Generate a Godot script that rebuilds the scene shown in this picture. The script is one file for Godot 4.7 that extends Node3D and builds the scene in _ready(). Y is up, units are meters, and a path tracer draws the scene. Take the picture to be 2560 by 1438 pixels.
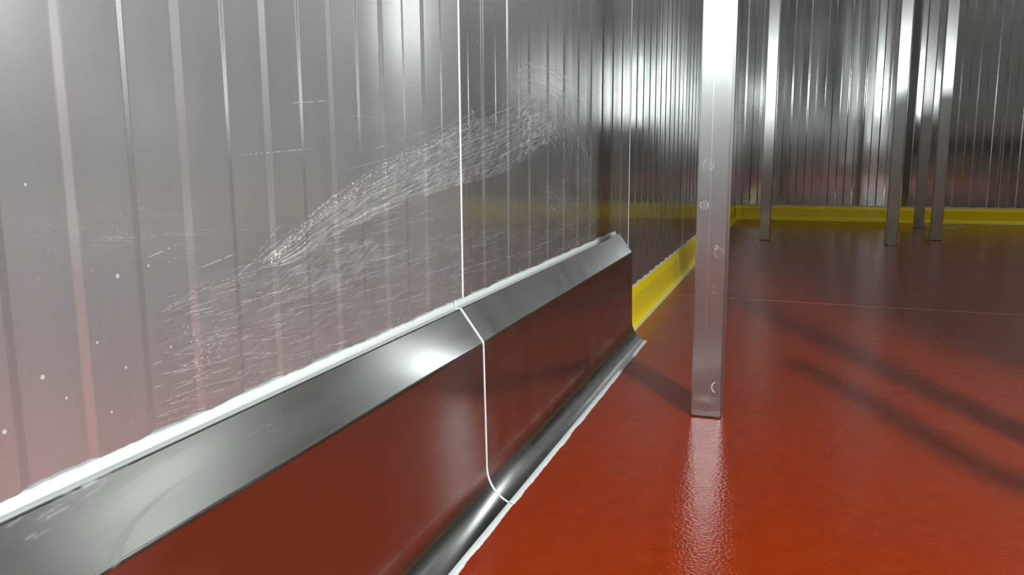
extends Node3D
# A food-plant room: ribbed stainless wall cladding, a tall stainless kerb, yellow coving, red resin floor, steel legs.
# x to the right along the back wall, -z along the left wall; the camera stands at x = 0, z = 0.

const EYE := 0.54            # camera height
const YAW := 0.3358
const PITCH := 0.1648
const ROLL := -0.0063
const FOCAL := 2071.8        # pixels, image 2560 x 1438
const WALL_X := -0.493       # face of the left wall
const BACK_Z := -6.635       # face of the back wall
const RIGHT_X := 7.0
const FRONT_Z := 4.6
const CEIL_Y := 3.3
const J1 := 1.1801
const J2 := 2.4890
const J3 := 3.7167

var rng := RandomNumberGenerator.new()
var M := {}
var names := {}
var cam_right: Vector3
var cam_up: Vector3
var cam_fwd: Vector3


# ---------------------------------------------------------------- helpers
func numbered(called: String) -> String:
	names[called] = names.get(called, -1) + 1
	return called if names[called] == 0 else "%s_%03d" % [called, names[called]]

func thing(called: String, label: String, category: String, at := Vector3.ZERO, turn := 0.0, group := "") -> Node3D:
	var o := Node3D.new()
	o.name = numbered(called)
	add_child(o)
	o.position = at
	o.rotation.y = turn
	o.set_meta("label", label)
	o.set_meta("category", category)
	if group != "":
		o.set_meta("group", group)
	return o

func structure(called: String, label: String, category: String) -> Node3D:
	var o := thing(called, label, category)
	o.set_meta("kind", "structure")
	return o

func part(called: String, mesh: Mesh, m: Material, parent: Node3D, at := Vector3.ZERO, turn := 0.0) -> MeshInstance3D:
	var o := MeshInstance3D.new()
	o.name = called
	o.mesh = mesh
	o.material_override = m
	o.cast_shadow = GeometryInstance3D.SHADOW_CASTING_SETTING_ON
	parent.add_child(o, true)
	o.position = at
	o.rotation.y = turn
	return o

func ray(px: float, py: float) -> Vector3:
	return cam_right * ((px - 1280.0) / FOCAL) - cam_up * ((py - 719.0) / FOCAL) + cam_fwd

func on_wall(px: float, py: float) -> Vector2:      # (distance along the left wall, height)
	var d := ray(px, py)
	var t := WALL_X / d.x
	return Vector2(-d.z * t, EYE + d.y * t)

func quad(st: SurfaceTool, p: Array, n: Array, uv: Array) -> void:   # corners in order round the face, seen clockwise from outside
	for i in [0, 1, 2, 0, 2, 3]:
		st.set_normal(n[i])
		st.set_uv(uv[i])
		st.add_vertex(p[i])

# Extrudes a closed outline (x outwards, y up, listed clockwise as seen from +z) from z = 0 to z = -length. Bends sharper than 50 degrees stay sharp.
func extrude(outline: PackedVector2Array, length: float, steps := 1, wobble := 0.0) -> ArrayMesh:
	var st := SurfaceTool.new()
	st.begin(Mesh.PRIMITIVE_TRIANGLES)
	var n := outline.size()
	var en: Array[Vector2] = []
	var along: Array[float] = [0.0]
	for i in n:
		var e := (outline[(i + 1) % n] - outline[i])
		en.append(Vector2(-e.y, e.x).normalized())
		along.append(along[i] + e.length())
	var normal_at := func(i: int, j: int) -> Vector3:       # normal of edge i at its corner shared with edge j
		var v: Vector2 = en[i]
		var li: float = along[i + 1] - along[i]
		var lj: float = along[j + 1] - along[j]
		if en[i].dot(en[j]) > 0.64:
			if li < lj * 0.4:
				v = en[j]
			elif lj > li * 0.4:
				v = (en[i] + en[j]).normalized()
		return Vector3(v.x, v.y, 0)
	for k in steps:
		var z0 := -length * k / steps
		var z1 := -length * (k + 1) / steps
		for i in n:
			var a := outline[i]
			var b := outline[(i + 1) % n]
			var na: Vector3 = normal_at.call(i, (i - 1 + n) % n)
			var nb: Vector3 = normal_at.call(i, (i + 1) % n)
			quad(st, [Vector3(a.x, a.y, z0), Vector3(a.x, a.y, z1), Vector3(b.x, b.y, z1), Vector3(b.x, b.y, z0)], [na, na, nb, nb], [Vector2(-z0, along[i]), Vector2(-z1, along[i]), Vector2(-z1, along[i + 1]), Vector2(-z0, along[i + 1])])
	var tri := Geometry2D.triangulate_polygon(outline)
	for i in range(0, tri.size(), 3):
		var a := outline[tri[i]]
		var b := outline[tri[i + 1]]
		var c := outline[tri[i + 2]]
		if (b - a).cross(c - a) > 0:
			var s := b
			b = c
			c = s
		for v: Vector2 in [a, b, c]:
			st.set_normal(Vector3(0, 0, 1))
			st.set_uv(Vector2(0, v.y))
			st.add_vertex(Vector3(v.x, v.y, 0))
		for v: Vector2 in [a, c, b]:
			st.set_normal(Vector3(0, 0, -1))
			st.set_uv(Vector2(0, v.y))
			st.add_vertex(Vector3(v.x, v.y, -length))
	return st.commit()

# A bead of sealant with a torn edge: points a (kept), b and c move by noise along the length.
func bead(a: Vector2, b: Vector2, c: Vector2, length: float, rough_b: float, rough_c: float, seed_: int, step := 0.006) -> ArrayMesh:
	var nz := FastNoiseLite.new()
	nz.seed = seed_
	nz.frequency = 1.0
	nz.fractal_octaves = 4
	var st := SurfaceTool.new()
	st.begin(Mesh.PRIMITIVE_TRIANGLES)
	st.set_smooth_group(0)
	var steps := int(length / step)
	var rows := []
	var ab := (b - a)
	var ac := (c - a)
	for k in steps + 1:
		var z := -length * k / steps
		var nb := 1.0 + rough_b * (nz.get_noise_2d(z * 9.0, 3.0) * 1.6 + nz.get_noise_2d(z * 140.0, 9.0) * 0.7)
		var nc := 1.0 + rough_c * (nz.get_noise_2d(z * 9.0, 33.0) * 1.6 + nz.get_noise_2d(z * 140.0, 39.0) * 0.7)
		var pb := a + ab * nb
		var pc := a + ac * nc
		var mid := (pb + pc) * 0.5 + ((pb + pc) * 0.5 - a) * 0.08
		rows.append([Vector3(a.x, a.y, z), Vector3(pb.x, pb.y, z), Vector3(mid.x, mid.y, z), Vector3(pc.x, pc.y, z)])
	var flip := ab.cross(ac) > 0
	for k in steps:
		for i in 4:
			var q := [rows[k][i], rows[k][(i + 1) % 4], rows[k + 1][(i + 1) % 4], rows[k + 1][i]]
			for j in ([0, 2, 1, 0, 3, 2] if flip else [0, 1, 2, 0, 2, 3]):
				st.add_vertex(q[j])
	for e in [0, steps]:
		var q: Array = rows[e]
		for j in ([0, 1, 2, 0, 2, 3] if (e == 0) == flip else [0, 2, 1, 0, 3, 2]):
			st.add_vertex(q[j])
	st.generate_normals()
	return st.commit()

func box(size: Vector3, bevel := 0.002) -> ArrayMesh:        # a bevelled box standing on y = 0, centred in x and z
	var b := minf(bevel, minf(size.x, minf(size.y, size.z)) * 0.3)
	var st := SurfaceTool.new()
	st.begin(Mesh.PRIMITIVE_TRIANGLES)
	st.set_smooth_group(-1)
	var h := size * 0.5
	var axes := [Vector3.RIGHT, Vector3.UP, Vector3.BACK]
	var face := func(pts: Array, out: Vector3):
		var c := Vector3.ZERO
		for p: Vector3 in pts:
			c += p
		var nrm: Vector3 = (pts[1] - pts[0]).cross(pts[2] - pts[0])
		var order := range(pts.size())
		if nrm.dot(out) > 0:
			order.reverse()
		for i in range(1, pts.size() - 1):
			for j in [order[0], order[i], order[i + 1]]:
				st.add_vertex(pts[j] + Vector3(0, h.y, 0))
	for a in 3:
		var u: int = (a + 1) % 3
		var v: int = (a + 2) % 3
		for s in [-1.0, 1.0]:
			var f := []
			for c in [[-1, -1], [1, -1], [1, 1], [-1, 1]]:
				f.append(axes[a] * s * h[a] + axes[u] * c[0] * (h[u] - b) + axes[v] * c[1] * (h[v] - b))
			face.call(f, axes[a] * s)
			for s2 in [-1.0, 1.0]:          # edges between face a,s and face u,s2
				face.call([axes[a] * s * h[a] + axes[u] * s2 * (h[u] - b) - axes[v] * (h[v] - b), axes[a] * s * h[a] + axes[u] * s2 * (h[u] - b) + axes[v] * (h[v] - b), axes[a] * s * (h[a] - b) + axes[u] * s2 * h[u] + axes[v] * (h[v] - b), axes[a] * s * (h[a] - b) + axes[u] * s2 * h[u] - axes[v] * (h[v] - b)], axes[a] * s + axes[u] * s2)
	for sx in [-1.0, 1.0]:
		for sy in [-1.0, 1.0]:
			for sz in [-1.0, 1.0]:
				var s := Vector3(sx, sy, sz)
				face.call([s * Vector3(h.x, h.y - b, h.z - b), s * Vector3(h.x - b, h.y, h.z - b), s * Vector3(h.x - b, h.y - b, h.z)], s)
	st.generate_normals()
	return st.commit()

# Rounded square tube of outer side a, from y = 0 up, with UVs: u round the section (0..1, starting at the left edge of the +z face), v = height in metres.
func tube(a: float, r: float, height: float) -> ArrayMesh:
	var st := SurfaceTool.new()
	st.begin(Mesh.PRIMITIVE_TRIANGLES)
	var pts := []
	var nor := []
	var c := a * 0.5 - r
	for q in 4:       # +z face first, then +x, -z, -x, corners between
		var turn := q * PI / 2
		for k in 5:
			var ang := -PI / 4.0 * 0 + PI / 2 * k / 4.0
			# corner at (+x,+z) for q = 0: from normal +z to normal +x
			var n2 := Vector2(sin(ang), cos(ang))
			var p := Vector2(c, c) + n2 * r
			pts.append(p.rotated(-turn))
			nor.append(n2.rotated(-turn))
	pts.push_front(pts.pop_back())     # start at the left edge of the +z face
	nor.push_front(nor.pop_back())
	var n := pts.size()
	var along := [0.0]
	for i in n:
		along.append(along[i] + (pts[(i + 1) % n] - pts[i]).length())
	for i in n:
		var j := (i + 1) % n
		var a3 := Vector3(pts[i].x, 0, pts[i].y)
		var b3 := Vector3(pts[j].x, 0, pts[j].y)
		var na := Vector3(nor[i].x, 0, nor[i].y)
		var nb := Vector3(nor[j].x, 0, nor[j].y)
		var u0: float = along[i] / along[n]
		var u1: float = along[i + 1] / along[n]
		quad(st, [a3, a3 + Vector3(0, height, 0), b3 + Vector3(0, height, 0), b3], [na, na, nb, nb], [Vector2(u0, 0), Vector2(u0, height), Vector2(u1, height), Vector2(u1, 0)])
	return st.commit()

func cylinder_mesh(r: float, height: float, sides := 48) -> CylinderMesh:
	var m := CylinderMesh.new()
	m.top_radius = r
	m.bottom_radius = r
	m.height = height
	m.radial_segments = sides
	m.rings = 1
	return m

func swept(points: PackedVector3Array, r: float, sides := 14) -> ArrayMesh:
	var st := SurfaceTool.new()
	st.begin(Mesh.PRIMITIVE_TRIANGLES)
	var rings := []
	for i in points.size():
		var t := (points[mini(i + 1, points.size() - 1)] - points[maxi(i - 1, 0)]).normalized()
		var x := t.cross(Vector3.UP if absf(t.y) < 0.9 else Vector3.RIGHT).normalized()
		var y := x.cross(t)
		var ring := []
		for k in sides:
			var a := TAU * k / sides
			ring.append([points[i] + (x * cos(a) + y * sin(a)) * r, x * cos(a) + y * sin(a)])
		rings.append(ring)
	for i in points.size() - 1:
		for k in sides:
			var l := (k + 1) % sides
			var p := [rings[i][k], rings[i + 1][k], rings[i + 1][l], rings[i][l]]
			quad(st, [p[0][0], p[3][0], p[2][0], p[1][0]], [p[0][1], p[3][1], p[2][1], p[1][1]], [Vector2.ZERO, Vector2.ZERO, Vector2.ZERO, Vector2.ZERO])
	for e in [0, points.size() - 1]:          # closed ends
		var out := (points[e] - points[1 if e == 0 else e - 1]).normalized()
		for k in sides:
			var l := (k + 1) % sides
			var tri := [points[e], rings[e][k][0], rings[e][l][0]]
			if (tri[1] - tri[0]).cross(tri[2] - tri[0]).dot(out) > 0:
				tri = [tri[0], tri[2], tri[1]]
			for v: Vector3 in tri:
				st.set_normal(out)
				st.set_uv(Vector2.ZERO)
				st.add_vertex(v)
	return st.commit()

func noise_tex(size: int, freq: float, lo: float, hi: float, seed_: int, octaves := 4, stretch := 1) -> ImageTexture:
	var nz := FastNoiseLite.new()
	nz.seed = seed_
	nz.frequency = freq
	nz.fractal_octaves = octaves
	var img := nz.get_seamless_image(size, maxi(8, size / stretch))
	if stretch > 1:
		img.resize(size, size, Image.INTERPOLATE_CUBIC)
	img.convert(Image.FORMAT_L8)
	var d := img.get_data()
	var lut := PackedByteArray()
	for i in 256:
		lut.append(int(clampf(lerpf(lo, hi, i / 255.0), 0, 1) * 255))
	for i in d.size():
		d[i] = lut[d[i]]
	return ImageTexture.create_from_image(Image.create_from_data(size, size, false, Image.FORMAT_L8, d))

func normal_tex(size: int, freq: float, strength: float, seed_: int, octaves := 3) -> ImageTexture:
	var nz := FastNoiseLite.new()
	nz.seed = seed_
	nz.frequency = freq
	nz.fractal_octaves = octaves
	var img := nz.get_seamless_image(size, size)
	img.bump_map_to_normal_map(strength)
	return ImageTexture.create_from_image(img)

func plain(called: String, c: Color, rough: float, metal := 0.0) -> StandardMaterial3D:
	var m := StandardMaterial3D.new()
	m.resource_name = called
	m.albedo_color = c
	m.roughness = rough
	m.metallic = metal
	return m


# ---------------------------------------------------------------- wall cladding
# One cladding panel as seen from its front: s runs along the wall from 0 to width, d is how far it stands out. The flats change between two levels 1.3 mm apart.
# Lies in x = s, faces +z, y up from 0. rises: where the face steps out (dir +1) or back (-1).
func clad_panel(width: float, height: float, first: float, pitch: float, falls: float, v_lo: float, v_hi: float, seed_: int, wavy := 1.0) -> ArrayMesh:
	var r := RandomNumberGenerator.new()
	r.seed = seed_
	var depth := 0.0018
	var slope := 0.0072
	var steps := []       # [s, sign]
	var s := first
	while s > 0.012:
		s -= pitch
	while s < width + pitch:
		if s > 0.010 and s < width - 0.010:
			steps.append([s, 1.0])
		if s + falls > 0.010 and s + falls < width - 0.010:
			steps.append([s + falls, -1.0])
		s += pitch
	var line: Array[Vector2] = [Vector2(0.0, -0.002), Vector2(0.0018, 0.0)]
	var ang: Array[float] = [0.9, 0.0]           # slope of the surface there, for the normals
	var level := 0.0
	if steps.size() and steps[0][1] < 0:
		level = depth
		line = [Vector2(0.0, depth - 0.002), Vector2(0.0018, depth)]
	var before := 0.0018
	for k in steps.size() + 1:
		var to: float = width - 0.0018 if k == steps.size() else steps[k][0] - slope * 0.5 - 0.0012
		# a flat, very slightly bowed as rolled sheet is
		var bow := r.randf_range(-0.010, 0.014) * wavy
		var twist := r.randf_range(-0.006, 0.006) * wavy
		for j in range(0, 7):
			var t := j / 6.0
			line.append(Vector2(lerpf(before, to, t), level))
			ang.append(twist + bow * (2.0 * t - 1.0))
		if k < steps.size():
			var sg: float = steps[k][1]
			var c: float = steps[k][0]
			var tilt := depth / slope
			line.append(Vector2(c - slope * 0.5, level + sg * depth * 0.06))
			ang.append(sg * tilt * 0.75)
			line.append(Vector2(c - slope * 0.38, level + sg * depth * 0.14))
			ang.append(sg * tilt)
			line.append(Vector2(c + slope * 0.38, level + sg * depth * 0.86))
			ang.append(sg * tilt)
			line.append(Vector2(c + slope * 0.5, level + sg * depth * 0.94))
			ang.append(sg * tilt * 0.75)
			level += sg * depth
			before = c + slope * 0.5 + 0.0012
	line.append(Vector2(width, level - 0.002))
	ang.append(-0.9)
	var st := SurfaceTool.new()
	st.begin(Mesh.PRIMITIVE_TRIANGLES)
	for i in line.size() - 1:
		var a := line[i]
		var b := line[i + 1]
		var na := Vector3(-sin(atan(ang[i])), 0, cos(atan(ang[i])))
		var nb := Vector3(-sin(atan(ang[i + 1])), 0, cos(atan(ang[i + 1])))
		var va := (v_hi - 0.0) / (v_hi - v_lo)
		var vb := (v_hi - height) / (v_hi - v_lo)
		quad(st, [Vector3(a.x, 0, a.y), Vector3(a.x, height, a.y), Vector3(b.x, height, b.y), Vector3(b.x, 0, b.y)], [na, na, nb, nb], [Vector2(a.x / width, va), Vector2(a.x / width, vb), Vector2(b.x / width, vb), Vector2(b.x / width, va)])
	# core behind the sheet
	var bk := -0.08
	var c := [Vector3(0, 0, -0.002), Vector3(width, 0, -0.002), Vector3(width, 0, bk), Vector3(0, 0, bk)]
	var up := Vector3(0, height, 0)
	for i in 4:
		var a: Vector3 = c[i]
		var b: Vector3 = c[(i + 1) % 4]
		if i == 0:
			continue
		var nn := (b - a).cross(Vector3.UP).normalized()
		quad(st, [a, a + up, b + up, b], [nn, nn, nn, nn], [Vector2.ZERO, Vector2.ZERO, Vector2.ZERO, Vector2.ZERO])
	quad(st, [c[0] + up, c[3] + up, c[2] + up, c[1] + up], [Vector3.UP, Vector3.UP, Vector3.UP, Vector3.UP], [Vector2.ZERO, Vector2.ZERO, Vector2.ZERO, Vector2.ZERO])
	return st.commit()


# ---------------------------------------------------------------- wiped residue on the cladding, drawn in the panel's own metres
const FW := 2048
const FH := 1360
const F_LO := 0.25
const F_HI := 1.12
var film: Array[PackedByteArray] = []
var film_s0: Array[float] = []
var film_s1: Array[float] = []

func dab(s: float, y: float, amount: float, radius_px := 1) -> void:
	for k in 2:
		if s < film_s0[k] or s >= film_s1[k]:
			continue
		var u := int((s - film_s0[k]) / (film_s1[k] - film_s0[k]) * FW)
		var v := int((F_HI - y) / (F_HI - F_LO) * FH)
		var r := radius_px - 1
		for dv in range(-r, r + 1):
			var vv := v + dv
			if vv < 0 or vv >= FH:
				continue
			for du in range(-r, r + 1):
				var uu := u + du
				if uu < 0 or uu >= FW or du * du + dv * dv > r * r + 1:
					continue
				var i := vv * FW + uu
				film[k][i] = int(clampf(film[k][i] + amount * 255.0, 0, 255))

func stroke(a: Vector2, b: Vector2, amount: float, radius_px := 1, gaps := 0.0) -> void:    # a, b on the wall in metres
	var n := int(a.distance_to(b) / 0.0006) + 1
	var on := true
	for i in n:
		if gaps > 0.0 and i % 5 == 0:
			on = rng.randf() > gaps
		if on:
			var t := float(i) / n
			var p := a.lerp(b, t)
			var fade := minf(1.0, minf(t, 1.0 - t) * 6.0)
			dab(p.x, p.y, amount * (0.4 + 0.6 * fade), radius_px)

func along(pts: Array, t: float) -> Vector2:
	var x := clampf(t, 0, 0.99999) * (pts.size() - 1)
	var i := int(x)
	return (pts[i] as Vector2).lerp(pts[i + 1], x - i)

func wall_pts(px: Array) -> Array:
	var o := []
	for p: Vector2 in px:
		o.append(on_wall(p.x, p.y))
	return o

func fill_patch(poly_px: Array, amount: float, nz: FastNoiseLite, thresh: float) -> void:   # a patch of residue with a ragged, blotchy outline
	var poly := PackedVector2Array(wall_pts(poly_px))
	var lo := poly[0]
	var hi := poly[0]
	for p in poly:
		lo = lo.min(p)
		hi = hi.max(p)
	for k in 2:
		var sx := (film_s1[k] - film_s0[k]) / FW
		var sy := (F_HI - F_LO) / FH
		for v in range(maxi(0, int((F_HI - hi.y) / sy)), mini(FH, int((F_HI - lo.y) / sy) + 1)):
			var y := F_HI - v * sy
			var cuts := []      # where this row crosses the outline
			for i in poly.size():
				var a := poly[i]
				var b := poly[(i + 1) % poly.size()]
				if (a.y > y) != (b.y > y):
					cuts.append(a.x + (y - a.y) / (b.y - a.y) * (b.x - a.x))
			cuts.sort()
			for c in range(0, cuts.size() - 1, 2):
				for u in range(maxi(0, int((cuts[c] - film_s0[k]) / sx)), mini(FW, int((cuts[c + 1] - film_s0[k]) / sx))):
					var s := film_s0[k] + u * sx
					var edge := minf(s - cuts[c], cuts[c + 1] - s) / 0.09
					var g := nz.get_noise_2d((s * 0.95 + y * 0.31) * 70.0, (y * 0.95 - s * 0.31) * 460.0) + 0.6 * nz.get_noise_2d(s * 70.0 + 50.0, y * 90.0) + minf(edge, 0.6)
					if g > thresh:
						var i := v * FW + u
						film[k][i] = mini(255, film[k][i] + int(255.0 * amount * clampf((g - thresh) * 0.9, 0.0, 1.0)))

func paint_film() -> void:
	film_s0 = [-0.1258, J1]
	film_s1 = [J1, J2]
	for k in 2:
		var nz := FastNoiseLite.new()
		nz.seed = 31 + k
		nz.frequency = 0.012
		nz.fractal_octaves = 4
		var img := nz.get_image(FW, FH / 8)
		img.resize(FW, FH, Image.INTERPOLATE_CUBIC)
		img.convert(Image.FORMAT_L8)
		var d := img.get_data()
		for i in d.size():
			d[i] = (40 if k == 0 else 20) + d[i] / 40
		film.append(d)
	var nz := FastNoiseLite.new()
	nz.seed = 77
	nz.frequency = 0.35
	nz.fractal_octaves = 4
	# first sweep of the cloth: from low on the first panel up over the joint
	var top := wall_pts([Vector2(655, 655), Vector2(705, 605), Vector2(760, 552), Vector2(830, 492), Vector2(900, 440), Vector2(980, 390), Vector2(1060, 343), Vector2(1140, 296), Vector2(1210, 262), Vector2(1290, 236)])
	var low := wall_pts([Vector2(690, 672), Vector2(760, 645), Vector2(835, 592), Vector2(900, 560), Vector2(960, 532), Vector2(1040, 505), Vector2(1100, 482), Vector2(1180, 458), Vector2(1270, 425), Vector2(1400, 345)])
	fill_patch([Vector2(690, 630), Vector2(760, 575), Vector2(840, 505), Vector2(980, 405), Vector2(1140, 318), Vector2(1285, 262), Vector2(1400, 250), Vector2(1400, 345), Vector2(1270, 430), Vector2(1100, 482), Vector2(960, 535), Vector2(830, 600), Vector2(720, 665)], 0.15, nz, 0.15)
	for i in 420:
		var v := rng.randf()
		var t := rng.randf_range(-0.1, 0.9)
		var l := rng.randf_range(0.05, 0.3)
		var amount := rng.randf_range(0.04, 0.24) * (1.0 - 0.4 * v) * (1.0 if rng.randf() < 0.75 else -0.4)
		var prev := along(top, t).lerp(along(low, t), v)
		for k in 8:
			var tt := t + l * (k + 1) / 8.0
			if tt > 1.0 or tt < 0.0:
				continue
			var p := along(top, tt).lerp(along(low, tt), v)
			if tt > 0.04:
				stroke(prev, p, amount, 1, 0.15)
			prev = p
	for i in 900:          # dried drops along the upper edge of the sweep
		var t := rng.randf_range(0.0, 0.85)
		var v := absf(rng.randfn(0.0, 0.22))
		var p := along(top, t).lerp(along(low, t), v)
		dab(p.x, p.y, rng.randf_range(0.15, 0.6), 1 if rng.randf() < 0.85 else 2)
	# second sweep: an arch of fine lines
	for i in 210:
		var f := sqrt(rng.randf_range(0.10, 1.0))
		var a0 := rng.randf_range(-1.2, 1.4)
		var a1 := a0 + rng.randf_range(0.25, 1.1)
		var prev := Vector2.ZERO
		var amount := rng.randf_range(0.06, 0.30)
		for k in 19:
			var a := lerpf(a0, a1, k / 18.0)
			if a > 1.75:
				break
			var c := Vector2(1335, 440)
			var rx := 165.0 * f
			var ry := 288.0 * f
			var p := on_wall(c.x + sin(a) * rx * (1.0 if a > 0 else 0.62), c.y - cos(a) * ry)
			if k > 0:
				stroke(prev, p, amount, 1, 0.25)
			prev = p
	fill_patch([Vector2(1290, 250), Vector2(1335, 200), Vector2(1400, 235), Vector2(1450, 300), Vector2(1485, 400), Vector2(1480, 500), Vector2(1440, 500), Vector2(1400, 345), Vector2(1290, 400)], 0.11, nz, 0.15)
	# the rest of the residue below, wiped with a rising hand
	fill_patch([Vector2(430, 690), Vector2(620, 660), Vector2(830, 605), Vector2(1040, 590), Vector2(1260, 570), Vector2(1420, 570), Vector2(1500, 560), Vector2(1500, 610), Vector2(1150, 760), Vector2(850, 880), Vector2(560, 1000), Vector2(450, 860)], 0.05, nz, 0.15)
	fill_patch([Vector2(640, 700), Vector2(840, 610), Vector2(1000, 560), Vector2(980, 640), Vector2(860, 720), Vector2(660, 760)], 0.06, nz, 0.2)
	fill_patch([Vector2(1345, 470), Vector2(1400, 440), Vector2(1470, 520), Vector2(1440, 590), Vector2(1370, 560)], 0.08, nz, 0.25)
	for i in 900:
		var x := rng.randf_range(380, 1500)
		var y_lo := 1150.0 - 0.44 * (x - 240.0)
		var y := rng.randf_range(maxf(500.0, y_lo - 330.0), y_lo)
		if x > 1080 and x < 1330 and y > 480 and y < 590 and rng.randf() < 0.9:
			continue
		var len_px := rng.randf_range(12, 110)
		var ang := deg_to_rad(rng.randfn(-17.0, 5.0))
		if x > 1290:
			ang = deg_to_rad(rng.randfn(-25.0, 10.0))
		stroke(on_wall(x, y), on_wall(x + cos(ang) * len_px, y + sin(ang) * len_px), rng.randf_range(0.04, 0.2) * (1.0 if rng.randf() < 0.7 else -0.35), 1, 0.2)
	for i in 60:       # scuffs at the end of the second sweep
		var a := on_wall(rng.randf_range(1340, 1420), rng.randf_range(430, 520))
		var q := on_wall(rng.randf_range(1380, 1450), rng.randf_range(440, 600))
		stroke(a, a.lerp(q, 0.5), rng.randf_range(0.05, 0.2), 1, 0.3)
	for i in 110:      # hazy wipes higher up on the first panel
		var x := rng.randfn(910, 60)
		var y := rng.randfn(300, 18)
		stroke(on_wall(x, y), on_wall(x + rng.randf_range(20, 70), y + rng.randf_range(-6, 9)), rng.randf_range(0.01, 0.05), 1, 0.3)
	for i in 150:
		var x := rng.randfn(300, 170)
		var y := rng.randfn(585, 34)
		stroke(on_wall(x, y), on_wall(x + rng.randf_range(30, 180), y + rng.randf_range(-6, 3)), rng.randf_range(0.01, 0.045), 1, 0.2)
	for i in 60:
		var x := rng.randfn(880, 30)
		var y := rng.randfn(125, 38)
		stroke(on_wall(x, y), on_wall(x + rng.randf_range(15, 40), y + rng.randf_range(20, 50)), rng.randf_range(0.01, 0.04), 1, 0.3)
	# scratches
	for q in [[590, 692, 735, 568], [490, 672, 590, 632], [370, 644, 445, 612], [720, 258, 820, 252], [600, 388, 775, 372], [640, 640, 700, 560], [880, 420, 1150, 350], [900, 385, 1120, 310]]:
		stroke(on_wall(q[0], q[1]), on_wall(q[2], q[3]), 0.28, 1, 0.35)
	# dried drops
	for q in [[290, 690, 4], [372, 665, 3], [105, 943, 4], [238, 856, 3], [427, 867, 3], [995, 797, 3], [993, 803, 2], [165, 997, 3], [310, 918, 3], [345, 920, 2], [1135, 545, 2], [700, 1000, 2], [5, 1080, 4], [275, 1030, 3], [62, 462, 3], [1192, 103, 3], [800, 78, 2]]:
		var p := on_wall(q[0], q[1])
		dab(p.x, p.y, 0.35, q[2] - 1)
	for i in 46:
		var p := on_wall(rng.randfn(515, 28), rng.randfn(878, 26))
		dab(p.x, p.y, rng.randf_range(0.04, 0.2), 2)
	for i in 170:
		var p := on_wall(rng.randf_range(0, 1000), rng.randf_range(500, 1150))
		dab(p.x, p.y, rng.randf_range(0.05, 0.35), 1)

func film_material(k: int) -> StandardMaterial3D:
	var d := film[k]
	var alb := PackedByteArray()
	var orm := PackedByteArray()
	alb.resize(d.size() * 3)
	orm.resize(d.size() * 3)
	var la := PackedByteArray()
	var lr := PackedByteArray()
	var lm := PackedByteArray()
	for i in 256:
		var t := i / 255.0
		la.append(int(255 * lerpf(0.785, 0.81, t)))
		lr.append(int(255 * lerpf(0.07, 0.62, minf(1.0, t * 1.5))))
		lm.append(int(255 * lerpf(0.93, 0.25, minf(1.0, t * 1.3))))
	for i in d.size():
		var f := d[i]
		var j := i * 3
		alb[j] = la[f]
		alb[j + 1] = la[f]
		alb[j + 2] = la[f]
		orm[j + 1] = lr[f]
		orm[j + 2] = lm[f]
	var m := plain("steel_with_residue", Color.WHITE, 1.0, 1.0)
	m.albedo_texture = ImageTexture.create_from_image(Image.create_from_data(FW, FH, false, Image.FORMAT_RGB8, alb))
	var t := ImageTexture.create_from_image(Image.create_from_data(FW, FH, false, Image.FORMAT_RGB8, orm))
	m.roughness_texture = t
	m.roughness_texture_channel = BaseMaterial3D.TEXTURE_CHANNEL_GREEN
	m.metallic_texture = t
	m.metallic_texture_channel = BaseMaterial3D.TEXTURE_CHANNEL_BLUE
	m.texture_repeat = false
	return m


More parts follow.
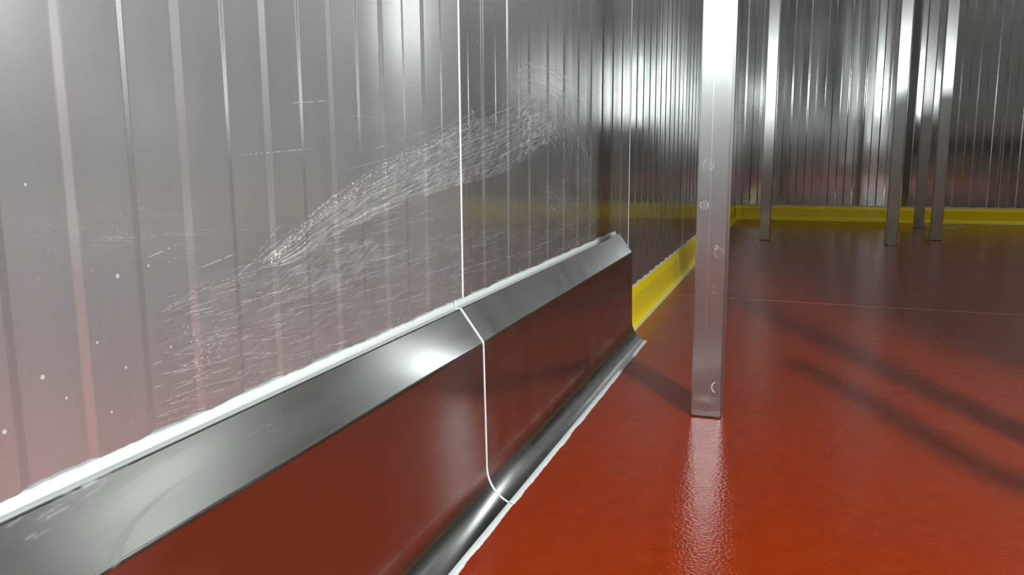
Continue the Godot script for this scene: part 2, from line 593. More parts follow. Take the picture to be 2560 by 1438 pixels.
# ---------------------------------------------------------------- materials
func make_materials() -> void:
	var clad := plain("clad_steel", Color(0.79, 0.80, 0.80), 1.0, 0.90)
	clad.roughness_texture = noise_tex(512, 0.02, 0.07, 0.15, 4, 4, 8)
	clad.uv1_triplanar = true
	clad.uv1_world_triplanar = true
	clad.uv1_scale = Vector3(0.9, 0.25, 0.9)
	M.clad = clad
	var kerb := plain("kerb_steel", Color(0.73, 0.73, 0.725), 1.0, 1.0)
	kerb.roughness_texture = noise_tex(512, 0.03, 0.12, 0.24, 5, 4, 16)
	kerb.uv1_scale = Vector3(0.7, 6.0, 1)
	M.kerb = kerb
	var post := plain("brushed_steel", Color(0.74, 0.735, 0.72), 1.0, 1.0)
	post.roughness_texture = noise_tex(256, 0.03, 0.34, 0.40, 6, 3, 8)
	post.uv1_scale = Vector3(3.0, 0.5, 1)
	post.anisotropy_enabled = true
	post.anisotropy = 0.96
	M.post = post
	M.sealant = plain("white_sealant", Color(0.80, 0.815, 0.81), 0.45)
	M.grey_sealant = plain("grey_white_sealant", Color(0.80, 0.80, 0.80), 0.5)
	var yel := plain("yellow_coving", Color(0.98, 0.88, 0.01), 0.22)
	M.yellow = yel
	var fl := plain("red_resin", Color.WHITE, 1.0)
	fl.albedo_texture = floor_texture()
	fl.roughness_texture = noise_tex(512, 0.01, 0.11, 0.19, 8, 5)
	fl.normal_enabled = true
	fl.normal_texture = normal_tex(1024, 0.075, 3.0, 9, 3)
	fl.normal_scale = 0.2
	fl.metallic_specular = 0.28
	fl.uv1_triplanar = true
	fl.uv1_world_triplanar = true
	fl.uv1_scale = Vector3(1.7, 1.7, 1.7)
	M.floor = fl
	M.joint = plain("floor_joint_filler", Color(0.80, 0.77, 0.74), 0.6)
	M.ceiling = plain("white_ceiling_panel", Color(0.86, 0.87, 0.87), 0.5)
	M.machine = plain("satin_steel", Color(0.72, 0.73, 0.74), 0.42, 0.85)
	M.vat = plain("pale_grey_plastic", Color(0.88, 0.88, 0.87), 0.5)
	M.rubber = plain("black_rubber", Color(0.06, 0.065, 0.07), 0.6)
	M.dark_blue = plain("dark_blue_paint", Color(0.10, 0.11, 0.16), 0.5)
	M.pipe = plain("grey_green_pipe", Color(0.30, 0.34, 0.34), 0.45)

func floor_texture() -> ImageTexture:
	var size := 2048
	var nz := FastNoiseLite.new()
	nz.seed = 12
	nz.frequency = 0.006
	nz.fractal_octaves = 6
	var img := nz.get_seamless_image(size, size)
	img.convert(Image.FORMAT_L8)
	var d := img.get_data()
	var rgb := PackedByteArray()
	rgb.resize(d.size() * 3)
	var l0 := PackedByteArray()
	var l1 := PackedByteArray()
	var l2 := PackedByteArray()
	for i in 256:
		var t := i / 255.0
		l0.append(int(255 * lerpf(0.525, 0.56, t)))
		l1.append(int(255 * lerpf(0.16, 0.185, t)))
		l2.append(int(255 * lerpf(0.02, 0.04, t)))
	for i in d.size():
		var f := d[i]
		var j := i * 3
		rgb[j] = l0[f]
		rgb[j + 1] = l1[f]
		rgb[j + 2] = l2[f]
	for k in 60:          # scattered pale specks
		var x := rng.randi_range(4, size - 6)
		var y := rng.randi_range(4, size - 6)
		var a := rng.randf_range(0.2, 0.8)
		var big := rng.randf() < 0.5
		for dx in (4 if big else 2):
			for dy in (3 if big else 2):
				var j := ((y + dy) * size + x + dx) * 3
				rgb[j] = int(lerpf(rgb[j], 225, a))
				rgb[j + 1] = int(lerpf(rgb[j + 1], 205, a))
				rgb[j + 2] = int(lerpf(rgb[j + 2], 195, a))
	return ImageTexture.create_from_image(Image.create_from_data(size, size, false, Image.FORMAT_RGB8, rgb))

func marked_post_material() -> StandardMaterial3D:      # water rings, drops and the weld seam on the near leg
	var w := 512            # once round the section
	var hh := 2048          # 1.3 m
	var f := PackedByteArray()
	f.resize(w * hh)
	var nz := FastNoiseLite.new()
	nz.seed = 51
	nz.frequency = 0.02
	nz.fractal_octaves = 4
	for y in hh:
		for x in w:
			f[y * w + x] = int(clampf(22 + 6 * nz.get_noise_2d(x * 0.5, y * 0.25) + 5 * nz.get_noise_2d(x * 14.0, y * 0.15), 0, 255))
	var px_m := 0.24 / w     # metres per pixel round the section
	var put := func(fx: float, hy: float, amount: float):
		var x := int(fx * 0.25 * w)
		var y := int((1.3 - hy) / 1.3 * hh)
		if x >= 0 and x < w and y >= 0 and y < hh:
			f[y * w + x] = int(clampf(f[y * w + x] + amount * 255, 0, 255))
	# rings: place across the face (0..1), height, radius in metres
	for r in [[0.27, 0.505, 0.0105, 0.45], [0.18, 0.428, 0.008, 0.5], [0.72, 0.335, 0.0095, 0.28], [0.56, 0.262, 0.008, 0.2], [0.62, 0.345, 0.004, 0.2]]:
		for k in 160:
			var a := TAU * k / 160
			var wob := 1.0 + 0.06 * sin(a * 3.0 + r[1] * 40.0)
			put.call(r[0] + cos(a) * r[2] * wob / 0.06, r[1] + sin(a) * r[2] * wob, r[3] * (0.6 + 0.4 * sin(a * 2.0 + r[0] * 9.0)))
		for k in 260:
			var a := rng.randf() * TAU
			var q: float = sqrt(rng.randf()) * r[2] * 0.9
			put.call(r[0] + cos(a) * q / 0.06, r[1] + sin(a) * q, r[3] * 0.18)
	for k in 130:          # drops and specks
		put.call(rng.randf(), rng.randf_range(0.02, 0.8), rng.randf_range(0.15, 0.7))
	for k in 260:          # scuffed dirt near the foot
		put.call(clampf(rng.randfn(0.38, 0.18), 0.05, 0.95), clampf(rng.randfn(0.036, 0.004), 0, 1), rng.randf_range(0.1, 0.6))
	for k in 420:
		put.call(rng.randf(), rng.randf_range(0.002, 0.012), rng.randf_range(0.1, 0.4))
	for k in 130:
		var a := lerpf(1.9, 4.4, k / 130.0)
		put.call(0.80 + cos(a) * 0.0095 / 0.06, 0.062 + sin(a) * 0.011, 0.6)
		put.call(0.77 + cos(a) * 0.0095 / 0.06, 0.062 + sin(a) * 0.011, 0.25)
	for k in 26:
		put.call(rng.randfn(0.50, 0.05), lerpf(0.74, 0.63, k / 26.0), rng.randf_range(0.3, 0.8))
	var orm := PackedByteArray()
	var alb := PackedByteArray()
	orm.resize(f.size() * 3)
	alb.resize(f.size() * 3)
	for y in hh:
		for x in w:
			var i := y * w + x
			var t := f[i] / 255.0
			var seam := 0.12 if x >= 45 and x <= 47 else 0.0      # ground weld seam: coarser finish
			var g := int(255 * lerpf(0.73, 0.95, t))
			alb[i * 3] = g
			alb[i * 3 + 1] = g
			alb[i * 3 + 2] = g
			orm[i * 3 + 1] = int(255 * (lerpf(0.37, 0.6, t) + seam))
			orm[i * 3 + 2] = int(255 * lerpf(1.0, 0.1, minf(1.0, maxf(0.0, t - 0.1) * 1.6)))
	var m := plain("brushed_steel_marked", Color.WHITE, 1.0, 1.0)
	m.albedo_texture = ImageTexture.create_from_image(Image.create_from_data(w, hh, false, Image.FORMAT_RGB8, alb))
	var t := ImageTexture.create_from_image(Image.create_from_data(w, hh, false, Image.FORMAT_RGB8, orm))
	m.roughness_texture = t
	m.roughness_texture_channel = BaseMaterial3D.TEXTURE_CHANNEL_GREEN
	m.metallic_texture = t
	m.metallic_texture_channel = BaseMaterial3D.TEXTURE_CHANNEL_BLUE
	m.anisotropy_enabled = true
	m.anisotropy = 0.96
	m.uv1_scale = Vector3(1, -1.0 / 1.3, 1)
	m.uv1_offset = Vector3(0, 1.0, 0)
	return m


# ---------------------------------------------------------------- lights that are things
func up_light(at: Vector3, energy: float) -> void:  # unseen uplights, added to brighten the ceiling that the kerb and walls mirror
	var t := thing("added_uplight", "added unseen uplight that brightens the ceiling mirrored in the steel", "light", at, 0.0, "added unseen uplights")
	part("housing", box(Vector3(1.3, 0.06, 0.16), 0.01), M.ceiling, t)
	var g := plain("added_uplight_glow", Color(0.9, 0.9, 0.9), 0.5)
	g.emission_enabled = true
	g.emission = Color(0.96, 1.0, 0.97)
	g.emission_energy_multiplier = 3.0
	part("diffuser", box(Vector3(1.24, 0.012, 0.13), 0.004), g, t, Vector3(0, 0.056, 0))
	for sx in [-0.5, 0.5]:
		part("hanger", cylinder_mesh(0.004, CEIL_Y - at.y - 0.06, 8), M.post, t, Vector3(sx, 0.06 + (CEIL_Y - at.y - 0.06) * 0.5, 0))
	var l := AreaLight3D.new()
	l.name = "added_uplight_source"
	l.area_size = Vector2(1.2, 0.12)
	l.light_color = Color(0.96, 1.0, 0.97)
	l.light_energy = energy
	l.area_range = 20.0
	l.shadow_enabled = true
	t.add_child(l)
	l.position = Vector3(0, 0.075, 0)
	l.rotation.x = PI / 2

func work_light(at: Vector3, target: Vector3, energy: float) -> void:
	var t := thing("work_light", "tripod flood light standing on the red floor behind the camera", "work light", Vector3(at.x, 0, at.z), atan2(target.x - at.x, target.z - at.z) + PI)
	part("pole", cylinder_mesh(0.016, at.y - 0.42), M.rubber, t, Vector3(0, 0.28 + (at.y - 0.42) * 0.5, 0.09))
	for k in 3:
		var a := TAU * k / 3
		part("leg", swept(PackedVector3Array([Vector3(0, 0.5, 0.09), Vector3(sin(a) * 0.45, 0.012, 0.09 + cos(a) * 0.45)]), 0.011), M.rubber, t)
	var head := part("head", box(Vector3(0.25, 0.21, 0.07), 0.012), M.rubber, t, Vector3(0, at.y - 0.105, 0.055))
	var g := plain("flood_lens_glow", Color(0.9, 0.9, 0.85), 0.4)
	g.emission_enabled = true
	g.emission = Color(1.0, 0.97, 0.9)
	g.emission_energy_multiplier = 6.0
	part("lens", box(Vector3(0.21, 0.17, 0.012), 0.004), g, head, Vector3(0, 0.02, -0.041))
	var l := AreaLight3D.new()
	l.name = "flood_light"
	l.area_size = Vector2(0.20, 0.16)
	l.light_color = Color(0.96, 0.995, 1.0)
	l.light_energy = energy
	l.area_range = 20.0
	l.shadow_enabled = true
	add_child(l)
	l.look_at_from_position(at, target)


# ---------------------------------------------------------------- scene
func _ready() -> void:
	rng.seed = 20240
	var right := Vector3(cos(YAW), 0, -sin(YAW))
	cam_fwd = Vector3(-sin(YAW) * cos(PITCH), -sin(PITCH), -cos(YAW) * cos(PITCH))
	var up := right.cross(cam_fwd)
	cam_right = right * cos(ROLL) + up * sin(ROLL)
	cam_up = up * cos(ROLL) - right * sin(ROLL)
	var cam := Camera3D.new()
	cam.name = "camera"
	cam.keep_aspect = Camera3D.KEEP_HEIGHT
	cam.fov = rad_to_deg(2.0 * atan(719.0 / FOCAL))
	cam.near = 0.05
	cam.far = 60.0
	add_child(cam)
	cam.transform = Transform3D(Basis(cam_right, cam_up, -cam_fwd), Vector3(0, EYE, 0))
	cam.current = true

	var env := Environment.new()
	env.background_mode = Environment.BG_COLOR
	env.background_color = Color(0, 0, 0)
	env.tonemap_mode = Environment.TONE_MAPPER_LINEAR
	env.tonemap_exposure = 0.81
	env.sdfgi_enabled = true
	env.ssao_enabled = true
	env.ssil_enabled = true
	var we := WorldEnvironment.new()
	we.name = "environment"
	we.environment = env
	add_child(we)

	make_materials()
	work_light(Vector3(1.70, 1.40, 1.0), Vector3(-0.3, 0.1, -1.7), 33.0)
	for q in [[2.9, -4.6, 2.9], [5.3, -4.6, 3.0], [5.3, -1.2, 2.7], [3.3, 0.6, 2.6], [1.6, 2.8, 0.4], [5.3, 2.8, 1.6]]:
		up_light(Vector3(q[0], CEIL_Y - 0.9, q[1]), q[2] * 0.85)

	build_floor()
	build_left_wall()
	build_back_wall()
	build_other_walls()
	build_kerbs()
	build_coving()
	build_posts()
	build_machines()


func build_floor() -> void:
	var fl := structure("floor", "glossy red resin floor with a thin pale joint across it", "floor")
	var a := Vector3(-0.454, 0, -3.087)          # the joint runs from here ...
	var b := Vector3(0.699, 0, -3.034)           # ... through here
	var k := (b.z - a.z) / (b.x - a.x)
	var x0 := WALL_X - 0.08
	var x1 := RIGHT_X + 0.08
	var z_at := func(x: float) -> float: return a.z + (x - a.x) * k
	var gap := 0.0022
	for side in 2:
		var st := SurfaceTool.new()
		st.begin(Mesh.PRIMITIVE_TRIANGLES)
		st.set_smooth_group(-1)
		var e0 := Vector3(x0, 0, z_at.call(x0) + (gap if side == 0 else -gap))
		var e1 := Vector3(x1, 0, z_at.call(x1) + (gap if side == 0 else -gap))
		var f0 := Vector3(x0, 0, FRONT_Z + 0.08 if side == 0 else BACK_Z - 0.08)
		var f1 := Vector3(x1, 0, FRONT_Z + 0.08 if side == 0 else BACK_Z - 0.08)
		var c := [e0, e1, f1, f0] if side == 0 else [f0, f1, e1, e0]      # clockwise from above: far-left, far-right, near-right, near-left
		var dn := Vector3(0, -0.10, 0)
		var faces := [[c[0], c[1], c[2], c[3]], [c[3] + dn, c[2] + dn, c[1] + dn, c[0] + dn]]
		for i in 4:
			faces.append([c[(i + 1) % 4], c[i], c[i] + dn, c[(i + 1) % 4] + dn])
		for f in faces:
			for i in [0, 1, 2, 0, 2, 3]:
				st.add_vertex(f[i])
		st.generate_normals()
		part("floor_slab", st.commit(), M.floor, fl)
	var ln := Vector3(x1 - x0, 0, z_at.call(x1) - z_at.call(x0)).length()
	var jn := part("joint_filler", box(Vector3(ln, 0.05, gap * 2.0), 0.0003), M.joint, fl, Vector3((x0 + x1) * 0.5, -0.0502, (z_at.call(x0) + z_at.call(x1)) * 0.5))
	jn.rotation.y = -atan(k)


func build_left_wall() -> void:
	paint_film()
	var w := structure("wall_left", "ribbed stainless steel wall with wiped residue above the steel kerb", "wall")
	var marked := [film_material(0), film_material(1)]
	var j := [-4.68, -3.40, -2.70, -1.41, -0.1258, J1, J2, J3, 4.90, 6.15, -BACK_Z - 0.002]
	for i in j.size() - 1:
		var width: float = j[i + 1] - j[i] - 0.004
		var first := 0.0901
		var pitch := 0.1211
		if i == 4:
			first = 0.5805        # ribs as they stand in the photograph
			pitch = 0.1187
		elif i == 6:
			pitch = 0.1144
		var mesh := clad_panel(width, CEIL_Y, first, pitch, pitch * 0.502, F_LO, F_HI, 100 + i)
		var m: Material = M.clad
		if i == 4 or i == 5:
			m = marked[i - 4]
		# panel's own x runs along -z of the room, its face looks to +x
		part("wall_panel", mesh, m, w, Vector3(WALL_X, 0, -(j[i] + 0.002)), PI / 2)
		if i > 0:
			part("joint_sealant", box(Vector3(0.010, CEIL_Y, 0.0040), 0.001), M.sealant, w, Vector3(WALL_X - 0.0042, 0, -j[i]))
	# folded corner strip between the left and the back wall
	part("corner_strip", box(Vector3(0.004, CEIL_Y - 0.12, 0.32), 0.0012), M.clad, w, Vector3(WALL_X + 0.0036, 0.12, BACK_Z + 0.163))


func build_back_wall() -> void:
	var w := structure("wall_back", "ribbed stainless steel wall behind the far steel legs", "wall")
	part("corner_strip", box(Vector3(0.036, CEIL_Y - 0.12, 0.004), 0.0012), M.clad, w, Vector3(WALL_X + 0.025, 0.12, BACK_Z + 0.0045))
	var edges := [WALL_X, 0.130]
	while edges[-1] < RIGHT_X - 1.2:
		edges.append(edges[-1] + 1.176)
	edges.append(RIGHT_X)
	for i in edges.size() - 1:
		var width: float = edges[i + 1] - edges[i] - 0.004
		var first := 0.102 if i > 0 else 0.112
		part("wall_panel", clad_panel(width, CEIL_Y, first, 0.111, 0.0555, 0, 1, 200 + i, 0.3), M.clad, w, Vector3(edges[i] + 0.002, 0, BACK_Z))
		if i > 0:
			part("joint_sealant", box(Vector3(0.0040, CEIL_Y, 0.010), 0.001), M.grey_sealant, w, Vector3(edges[i], 0, BACK_Z - 0.0046))


func build_other_walls() -> void:
	var r := structure("wall_right", "stainless steel clad wall on the far side of the room", "wall")
	var z := FRONT_Z
	var k := 0
	while z > BACK_Z + 0.2:
		var width := minf(1.24, z - BACK_Z)
		part("wall_panel", clad_panel(width - 0.003, CEIL_Y, 0.09, 0.1166, 0.058, 0, 1, 300 + k), M.clad, r, Vector3(RIGHT_X, 0, z - width + 0.0015), -PI / 2)
		z -= width
		k += 1
	var f := structure("wall_front", "stainless steel clad wall behind the camera", "wall")
	var x := WALL_X
	while x < RIGHT_X - 0.2:
		var width := minf(1.24, RIGHT_X - x)
		part("wall_panel", clad_panel(width - 0.003, CEIL_Y, 0.09, 0.1166, 0.058, 0, 1, 400 + k), M.clad, f, Vector3(x + width - 0.0015, 0, FRONT_Z), PI)
		x += width
		k += 1
	var c := structure("ceiling", "white panelled ceiling above the room", "ceiling")
	x = WALL_X - 0.08
	while x < RIGHT_X:
		var width := minf(1.2, RIGHT_X + 0.08 - x)
		part("ceiling_panel", box(Vector3(width - 0.003, 0.09, FRONT_Z - BACK_Z + 0.16), 0.002), M.ceiling, c, Vector3(x + width * 0.5, CEIL_Y, (FRONT_Z + BACK_Z) * 0.5))
		x += width


func kerb_outline() -> PackedVector2Array:      # across the kerb: x from the wall, y up; clockwise seen from the near end
	var p := PackedVector2Array([Vector2(-0.4916, 0.0), Vector2(-0.4916, 0.3030), Vector2(-0.4818, 0.3032), Vector2(-0.4800, 0.3030), Vector2(-0.4788, 0.3019), Vector2(-0.4448, 0.2552), Vector2(-0.4436, 0.2526), Vector2(-0.4432, 0.2490), Vector2(-0.4400, 0.0560)])
	for k in range(1, 9):        # cove down to the toe
		var a := deg_to_rad(66.0) * k / 8.0
		p.append(Vector2(-0.4400 + 0.058 * (1.0 - cos(a)), 0.0560 - 0.058 * sin(a)))
	p.append(Vector2(-0.4035, 0.0012))
	p.append(Vector2(-0.4030, 0.0))
	return p

func scuffed_kerb(ln: float) -> StandardMaterial3D:      # wiping marks and scratches on the sloping top of the kerb
	var w := 2048
	var h := 1024
	var span := 0.80          # metres of section covered by the texture's height
	var nz := FastNoiseLite.new()
	nz.seed = 91
	nz.frequency = 0.02
	nz.fractal_octaves = 3
	var img := nz.get_image(w / 16, h)
	img.resize(w, h, Image.INTERPOLATE_CUBIC)
	img.convert(Image.FORMAT_L8)
	var f := img.get_data()
	for i in f.size():
		f[i] = f[i] / 10
	# where the slope lies in the section
	var o := kerb_outline()
	var run := 0.0
	for i in 4:
		run += o[i].distance_to(o[i + 1])
	var a := o[4]
	var dir := (o[5] - o[4]).normalized()
	var nrm := Vector2(-dir.y, dir.x)
	var spot := func(px: float, py: float) -> Vector2:       # photo pixel -> texture pixel, on the slope
		var d := ray(px, py)
		var t := (a - Vector2(0, EYE)).dot(nrm) / Vector2(d.x, d.y).dot(nrm)
		var q := Vector2(d.x, d.y) * t + Vector2(0, EYE)
		return Vector2((0.38 - d.z * t) / ln * w, (run + (q - a).dot(dir)) / span * h)
	var mark := func(p: Vector2, amount: float, r: int):
		for dv in range(-r, r + 1):
			for du in range(-r * 2, r * 2 + 1):
				var u := int(p.x) + du
				var v := int(p.y) + dv
				if u >= 0 and u < w and v >= 0 and v < h:
					var soft := 1.0 - sqrt(du * du * 0.25 + dv * dv) / (r + 1.0)
					if soft > 0:
						f[v * w + u] = mini(255, f[v * w + u] + int(amount * soft * 255))
	var arc := [Vector2(285, 1420), Vector2(300, 1360), Vector2(330, 1310), Vector2(380, 1260), Vector2(450, 1205), Vector2(530, 1160), Vector2(600, 1125), Vector2(680, 1085)]
	for k in 500:
		var t := float(k) / 500.0
		var p := along(arc, t)
		mark.call(spot.call(p.x, p.y), 0.010 * (1.0 - t * 0.8), 5)
		mark.call(spot.call(p.x - 14, p.y - 8), 0.006 * (1.0 - t), 3)
	for k in 90:
		var x := rng.randfn(190, 70)
		var y := 1330.0 - 0.5 * x + rng.randfn(0, 28)
		var l := rng.randf_range(20, 90)
		var m := rng.randf_range(0.006, 0.025)
		for j in 30:
			mark.call(spot.call(x + l * j / 30.0, y - l * 0.62 * j / 30.0), m, 1)
	for k in 50:
		var x := rng.randfn(640, 60)
		var y := 1110.0 - 0.52 * (x - 560.0) + rng.randfn(0, 16)
		var l := rng.randf_range(20, 80)
		for j in 26:
			mark.call(spot.call(x + l * j / 26.0, y - l * 0.42 * j / 26.0), 0.012, 1)
	var orm := PackedByteArray()
	orm.resize(f.size() * 3)
	for i in f.size():
		var t := f[i] / 255.0
		orm[i * 3 + 1] = int(255 * minf(0.6, 0.15 + t * 0.7))
		orm[i * 3 + 2] = int(255 * maxf(0.55, 1.0 - maxf(0.0, t - 0.09) * 1.6))
	var m := plain("kerb_steel_scuffed", Color(0.73, 0.73, 0.725), 1.0, 1.0)
	var tex := ImageTexture.create_from_image(Image.create_from_data(w, h, false, Image.FORMAT_RGB8, orm))
	m.roughness_texture = tex
	m.roughness_texture_channel = BaseMaterial3D.TEXTURE_CHANNEL_GREEN
	m.metallic_texture = tex
	m.metallic_texture_channel = BaseMaterial3D.TEXTURE_CHANNEL_BLUE
	m.uv1_scale = Vector3(1.0 / ln, 1.0 / span, 1)
	return m

func build_kerbs() -> void:
	var spans := [[0.38, -1.1366, "long stainless steel kerb with a pale wiping arc on its sloping top"], [-1.1394, -2.2976, "brushed stainless steel kerb that ends beside the yellow coving"]]
	for i in 2:
		var t := thing("steel_kerb", spans[i][2], "kerb", Vector3(0, 0, spans[i][0]), 0.0, "stainless kerb lengths along the left wall")
		var ln: float = spans[i][0] - spans[i][1]
		part("body", extrude(kerb_outline(), ln), scuffed_kerb(ln) if i == 0 else M.kerb, t)
		var s := part("top_sealant", bead(Vector2(-0.4930, 0.3005), Vector2(-0.4914, 0.3135), Vector2(-0.4888, 0.3036), ln + (0.0028 if i == 0 else -0.004), 0.10, 0.08, 10 + i), M.sealant, t)
		s.set_meta("label", "ragged white sealant bead along the wall")
		s = part("toe_sealant", bead(Vector2(-0.412, 0.0), Vector2(-0.4040, 0.0034), Vector2(-0.3955, 0.0004), ln + (0.0028 if i == 0 else 0.0), 0.05, 0.10, 20 + i), M.sealant, t)
		s.set_meta("label", "white sealant bead along the floor")
		if i == 0:
			var o := PackedVector2Array()
			for p in kerb_outline():
				o.append(Vector2(p.x + (0.0009 if p.x > -0.48 else 0.0), p.y + (0.0009 if p.y > 0.1 else 0.0005)))
			s = part("joint_sealant", extrude(o, 0.0030), M.sealant, t, Vector3(0, 0, -ln + 0.0001))
			s.set_meta("label", "thin white sealant line closing the joint between two kerbs")


func coving_outline() -> PackedVector2Array:     # x = distance out from the wall
	var p := PackedVector2Array([Vector2(0.0002, 0.0), Vector2(0.0002, 0.108), Vector2(0.0045, 0.1085), Vector2(0.0065, 0.1068), Vector2(0.0135, 0.0875), Vector2(0.0144, 0.0840), Vector2(0.0165, 0.0330)])
	for k in range(1, 7):
		var a := deg_to_rad(62.0) * k / 6.0
		p.append(Vector2(0.0165 + 0.034 * (1.0 - cos(a)), 0.0330 - 0.034 * sin(a)))
	p.append(Vector2(0.0352, 0.0012))
	p.append(Vector2(0.0358, 0.0))
	return p

func coving(called: String, label: String, from: Vector3, turn: float, length: float, sealed: bool) -> Node3D:
	var t := thing(called, label, "coving", from, turn, "yellow coving lengths along the wall feet")
	t.set_meta("kind", "structure")
	part("body", extrude(coving_outline(), length), M.yellow, t)
	var s := part("top_sealant", bead(Vector2(0.0, 0.1072), Vector2(0.0004, 0.1165), Vector2(0.0052, 0.1090), length, 0.22, 0.1, 40 + int(length * 100)), M.grey_sealant, t)
	s.set_meta("label", "ragged pale sealant bead along the wall")
	s = part("toe_sealant", bead(Vector2(0.0340, 0.0), Vector2(0.0362, 0.0022), Vector2(0.0405, 0.0003), length, 0.05, 0.12, 50 + int(length * 100)), M.grey_sealant, t)
	s.set_meta("label", "pale sealant bead along the floor")
	if sealed:
		var o := PackedVector2Array()
		for p in coving_outline():
			o.append(Vector2(p.x + 0.0008, p.y + (0.0008 if p.y > 0.05 else 0.0004)))
		s = part("joint_sealant", extrude(o, 0.0030), M.grey_sealant, t, Vector3(0, 0, -length + 0.0028))
		s.set_meta("label", "thin white sealant line across the coving")
	return t

func build_coving() -> void:
	coving("baseboard_left", "bright yellow coving behind the end of the steel kerb, crossed by a white joint", Vector3(WALL_X, 0, -2.296), 0.0, 1.203, true)
	coving("baseboard_left", "yellow coving running on along the left wall into the corner", Vector3(WALL_X, 0, -3.501), 0.0, -BACK_Z - 3.501 - 0.052, false)
	# concave corner piece, swept through a quarter turn
	var t := thing("baseboard_corner", "yellow rounded coving piece filling the room corner", "coving", Vector3(WALL_X, 0, BACK_Z), 0.0)
	t.set_meta("kind", "structure")
	var st := SurfaceTool.new()
	st.begin(Mesh.PRIMITIVE_TRIANGLES)
	st.set_smooth_group(0)
	var o := coving_outline()
	var c := Vector3(0.062, 0, 0.062)
	for k in 8:
		for i in o.size() - 1:
			var q := []
			for e in [[i, k], [i + 1, k], [i + 1, k + 1], [i, k + 1]]:
				var a: float = PI / 2 * e[1] / 8.0
				var r: float = 0.060 - o[e[0]].x
				q.append(c + Vector3(-cos(a) * r, o[e[0]].y, -sin(a) * r))
			for n in [0, 1, 2, 0, 2, 3]:
				st.add_vertex(q[n])
	st.generate_normals()
	part("body", st.commit(), M.yellow, t)
	var x := WALL_X + 0.064
	var i := 0
	while x < RIGHT_X - 0.1:
		var ln := minf(2.4, RIGHT_X - 0.04 - x)
		var lb := ["yellow coving along the back wall, starting at the corner piece", "yellow coving along the back wall beyond the far steel legs", "yellow coving along the back wall ending at the far side wall"]
		coving("baseboard_back", lb[mini(i, 2)], Vector3(x, 0, BACK_Z), -PI / 2, ln - 0.002, false)
		x += ln
		i += 1
	coving("baseboard_right", "yellow coving along the foot of the wall on the far side of the room", Vector3(RIGHT_X, 0, BACK_Z + 0.04), PI, FRONT_Z - BACK_Z - 0.08, false)


func steel_post(label: String, at: Vector3, m: Material, height := 2.6, plate := "") -> Node3D:
	var t := thing("steel_leg", label, "steel leg", at, 0.0, "square stainless legs of the overhead frame")
	part("tube", tube(0.060, 0.0042, height), m, t, Vector3(0, 0.003, 0))
	part("foot_gasket", box(Vector3(0.059, 0.003, 0.059), 0.0005), M.rubber, t)
	if plate != "":
		var p := PackedVector2Array()          # a tab with a rounded end
		for k in 13:
			var a := PI * k / 12.0
			p.append(Vector2(cos(a) * 0.026, sin(a) * 0.024 + 0.030))
		p.append(Vector2(-0.026, 0.0))
		p.append(Vector2(0.026, 0.0))
		p.reverse()
		var tab := part("foot_tab", extrude(p, 0.005), M.post, t, Vector3(0, 0.0, 0))
		tab.rotation = Vector3(PI / 2, 0, 0)
		tab.position = Vector3(0, 0.001, 0)
		var bolt := part("anchor_bolt", cylinder_mesh(0.008, 0.010, 6), M.post, tab)
		var to := Transform3D(Basis.IDENTITY, Vector3(0, 0.010, 0.040))
		if plate != "front":
			var sg := -1.0 if plate == "left" else 1.0
			tab.basis = Basis(Vector3.UP, sg * PI / 2) * tab.basis
			to.origin = Vector3(sg * 0.040, 0.010, 0)
		bolt.transform = tab.transform.affine_inverse() * to
	return t

func build_posts() -> void:
	steel_post("square steel leg with dried water rings, standing beside the kerb end", Vector3(-0.1638, 0, -1.687), marked_post_material())
	steel_post("square steel leg standing alone near the room corner", Vector3(-0.1975, 0, -5.15), M.post)
	steel_post("square steel leg with a rounded bolt tab at its front", Vector3(0.4862, 0, -5.085), M.post, 2.6, "front")
	steel_post("square steel leg with a bolt tab on its side, in front of the rearmost leg", Vector3(0.754, 0, -5.41), M.post, 2.6, "left")
	steel_post("square steel leg set close against the yellow coving", Vector3(0.755, 0, -6.195), M.post, 2.6, "right")
	# one more leg stands outside the frame and throws the long dark band across the floor
	steel_post("square steel leg in front of the pale grey vat", Vector3(0.60, 0, -1.36), M.post)


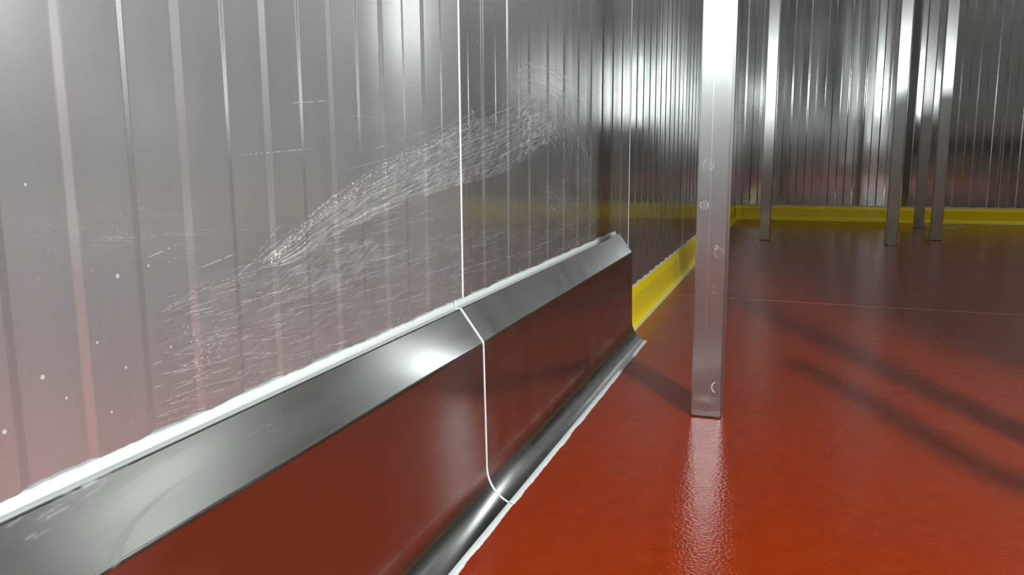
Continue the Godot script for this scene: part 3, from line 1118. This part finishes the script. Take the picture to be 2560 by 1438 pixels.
func build_machines() -> void:
	# tank on legs to the right of the view: it shades the far floor and shows in the wall
	var t := thing("process_vat", "wide pale grey vat with an added upper block that shades the back wall, on short steel legs beside the walkway", "vat", Vector3(1.75, 0, -1.45))
	var body := box(Vector3(1.45, 0.55, 1.5), 0.08)
	part("body", body, M.vat, t, Vector3(0, 0.60, 0))
	part("shade_block", box(Vector3(1.02, 1.0, 1.3), 0.06), M.vat, t, Vector3(0.20, 1.145, 0.0))  # unseen upper block, added to shade the right of the back wall
	part("skirt", box(Vector3(1.3, 0.14, 1.35), 0.02), M.dark_blue, t, Vector3(0, 0.47, 0))
	for sx in [-1.0, 1.0]:
		for sz in [-1.0, 1.0]:
			part("leg", tube(0.06, 0.004, 0.48), M.post, t, Vector3(sx * 0.58, 0, sz * 0.58))
	# overhead frame carried by the legs
	var f := thing("overhead_frame", "steel frame of square beams resting on the legs", "frame", Vector3(0, 2.603, 0))
	part("beam", box(Vector3(1.3, 0.08, 0.08), 0.004), M.post, f, Vector3(0.25, 0, -5.12))
	part("beam", box(Vector3(1.0, 0.08, 0.08), 0.004), M.post, f, Vector3(0.22, 0, -1.687))
	part("beam", box(Vector3(0.08, 0.08, 4.8), 0.004), M.post, f, Vector3(-0.18, 0.08, -3.6))
	part("beam", box(Vector3(0.08, 0.08, 5.2), 0.004), M.post, f, Vector3(0.70, 0.08, -3.8))
	for k in 5:  # unseen plates, added to keep ceiling light off the far floor
		part("added_shade_plate", box(Vector3(1.45, 0.02, 0.93), 0.003), M.machine, f, Vector3(0.47, 0.16, -2.05 - k * 0.94))
	# service pipes out of the left wall that turn up to the ceiling behind the camera: the dark bars mirrored in the back wall
	for q in [[2.30, 2.0], [2.72, 2.16], [2.98, 2.32]]:
		var sp := thing("service_pipe", "grey service pipe from the wall turning up to the ceiling", "pipe", Vector3(0, 0, q[1]), 0.0, "service pipes behind the camera")
		var line := PackedVector3Array([Vector3(WALL_X + 0.001, q[0], 0), Vector3(0.58, q[0], 0)])
		for k in range(1, 7):
			var a := PI / 2 * k / 6.0
			line.append(Vector3(0.58 + sin(a) * 0.11, q[0] + (1.0 - cos(a)) * 0.11, 0))
		line.append(Vector3(0.69, CEIL_Y - 0.001, 0))
		part("pipe_run", swept(line, 0.032), M.pipe, sp)
		part("wall_collar", swept(PackedVector3Array([Vector3(WALL_X + 0.002, q[0], 0), Vector3(WALL_X + 0.02, q[0], 0)]), 0.05), M.post, sp)
	# trodden scraps of sealant on the far floor
	var scraps := [[2372.0, 571.5, 0.10, 0.02], [2402.0, 566.5, 0.05, 0.012], [2308.0, 570.0, 0.04, 0.015]]
	for i in 3:
		var d: Vector3 = ray(scraps[i][0], scraps[i][1])
		var at: Vector3 = Vector3(0, EYE, 0) + d * (EYE / -d.y)
		var sc := thing("sealant_scrap", ["pinkish smear of sealant on the floor by the rearmost leg", "thin white scrap of sealant lying by the back coving", "small white lump of sealant at the foot of the rearmost leg"][i], "sealant", at, 0.1 * i)
		var o2 := PackedVector2Array()
		for k in 16:
			var a := -TAU * k / 16
			o2.append(Vector2(cos(a) * scraps[i][2] * 0.5 * (1.0 + 0.15 * sin(a * 3.0)), sin(a) * scraps[i][3] * 0.5 * (1.0 + 0.2 * cos(a * 2.0))))
		var e := part("scrap", extrude(o2, 0.0025), M.sealant, sc, Vector3(0, 0.0002, 0))
		e.rotation.x = PI / 2
	# unseen curved pipe, its run shaped to cast the softer dark band on the floor
	var pts := PackedVector3Array()
	var lamp := Vector3(1.70, 1.40, 1.0)
	for p: Vector2 in [Vector2(1990, 908), Vector2(2100, 962), Vector2(2200, 1022), Vector2(2300, 1082), Vector2(2400, 1140), Vector2(2480, 1180), Vector2(2560, 1210), Vector2(2660, 1226), Vector2(2760, 1232)]:
		var d: Vector3 = ray(p.x, p.y)
		var q: Vector3 = Vector3(0, EYE, 0) + d * (EYE / -d.y)
		pts.append(q.lerp(lamp, 0.27) - t.position)
	pts.append(Vector3(0.92, 0.42, -0.80) - t.position)
	pts.append(Vector3(1.08, 0.50, -0.84) - t.position)
	pts.append(Vector3(1.14, 0.64, -0.88) - t.position)
	part("shadow_pipe", swept(pts, 0.026), M.machine, t)
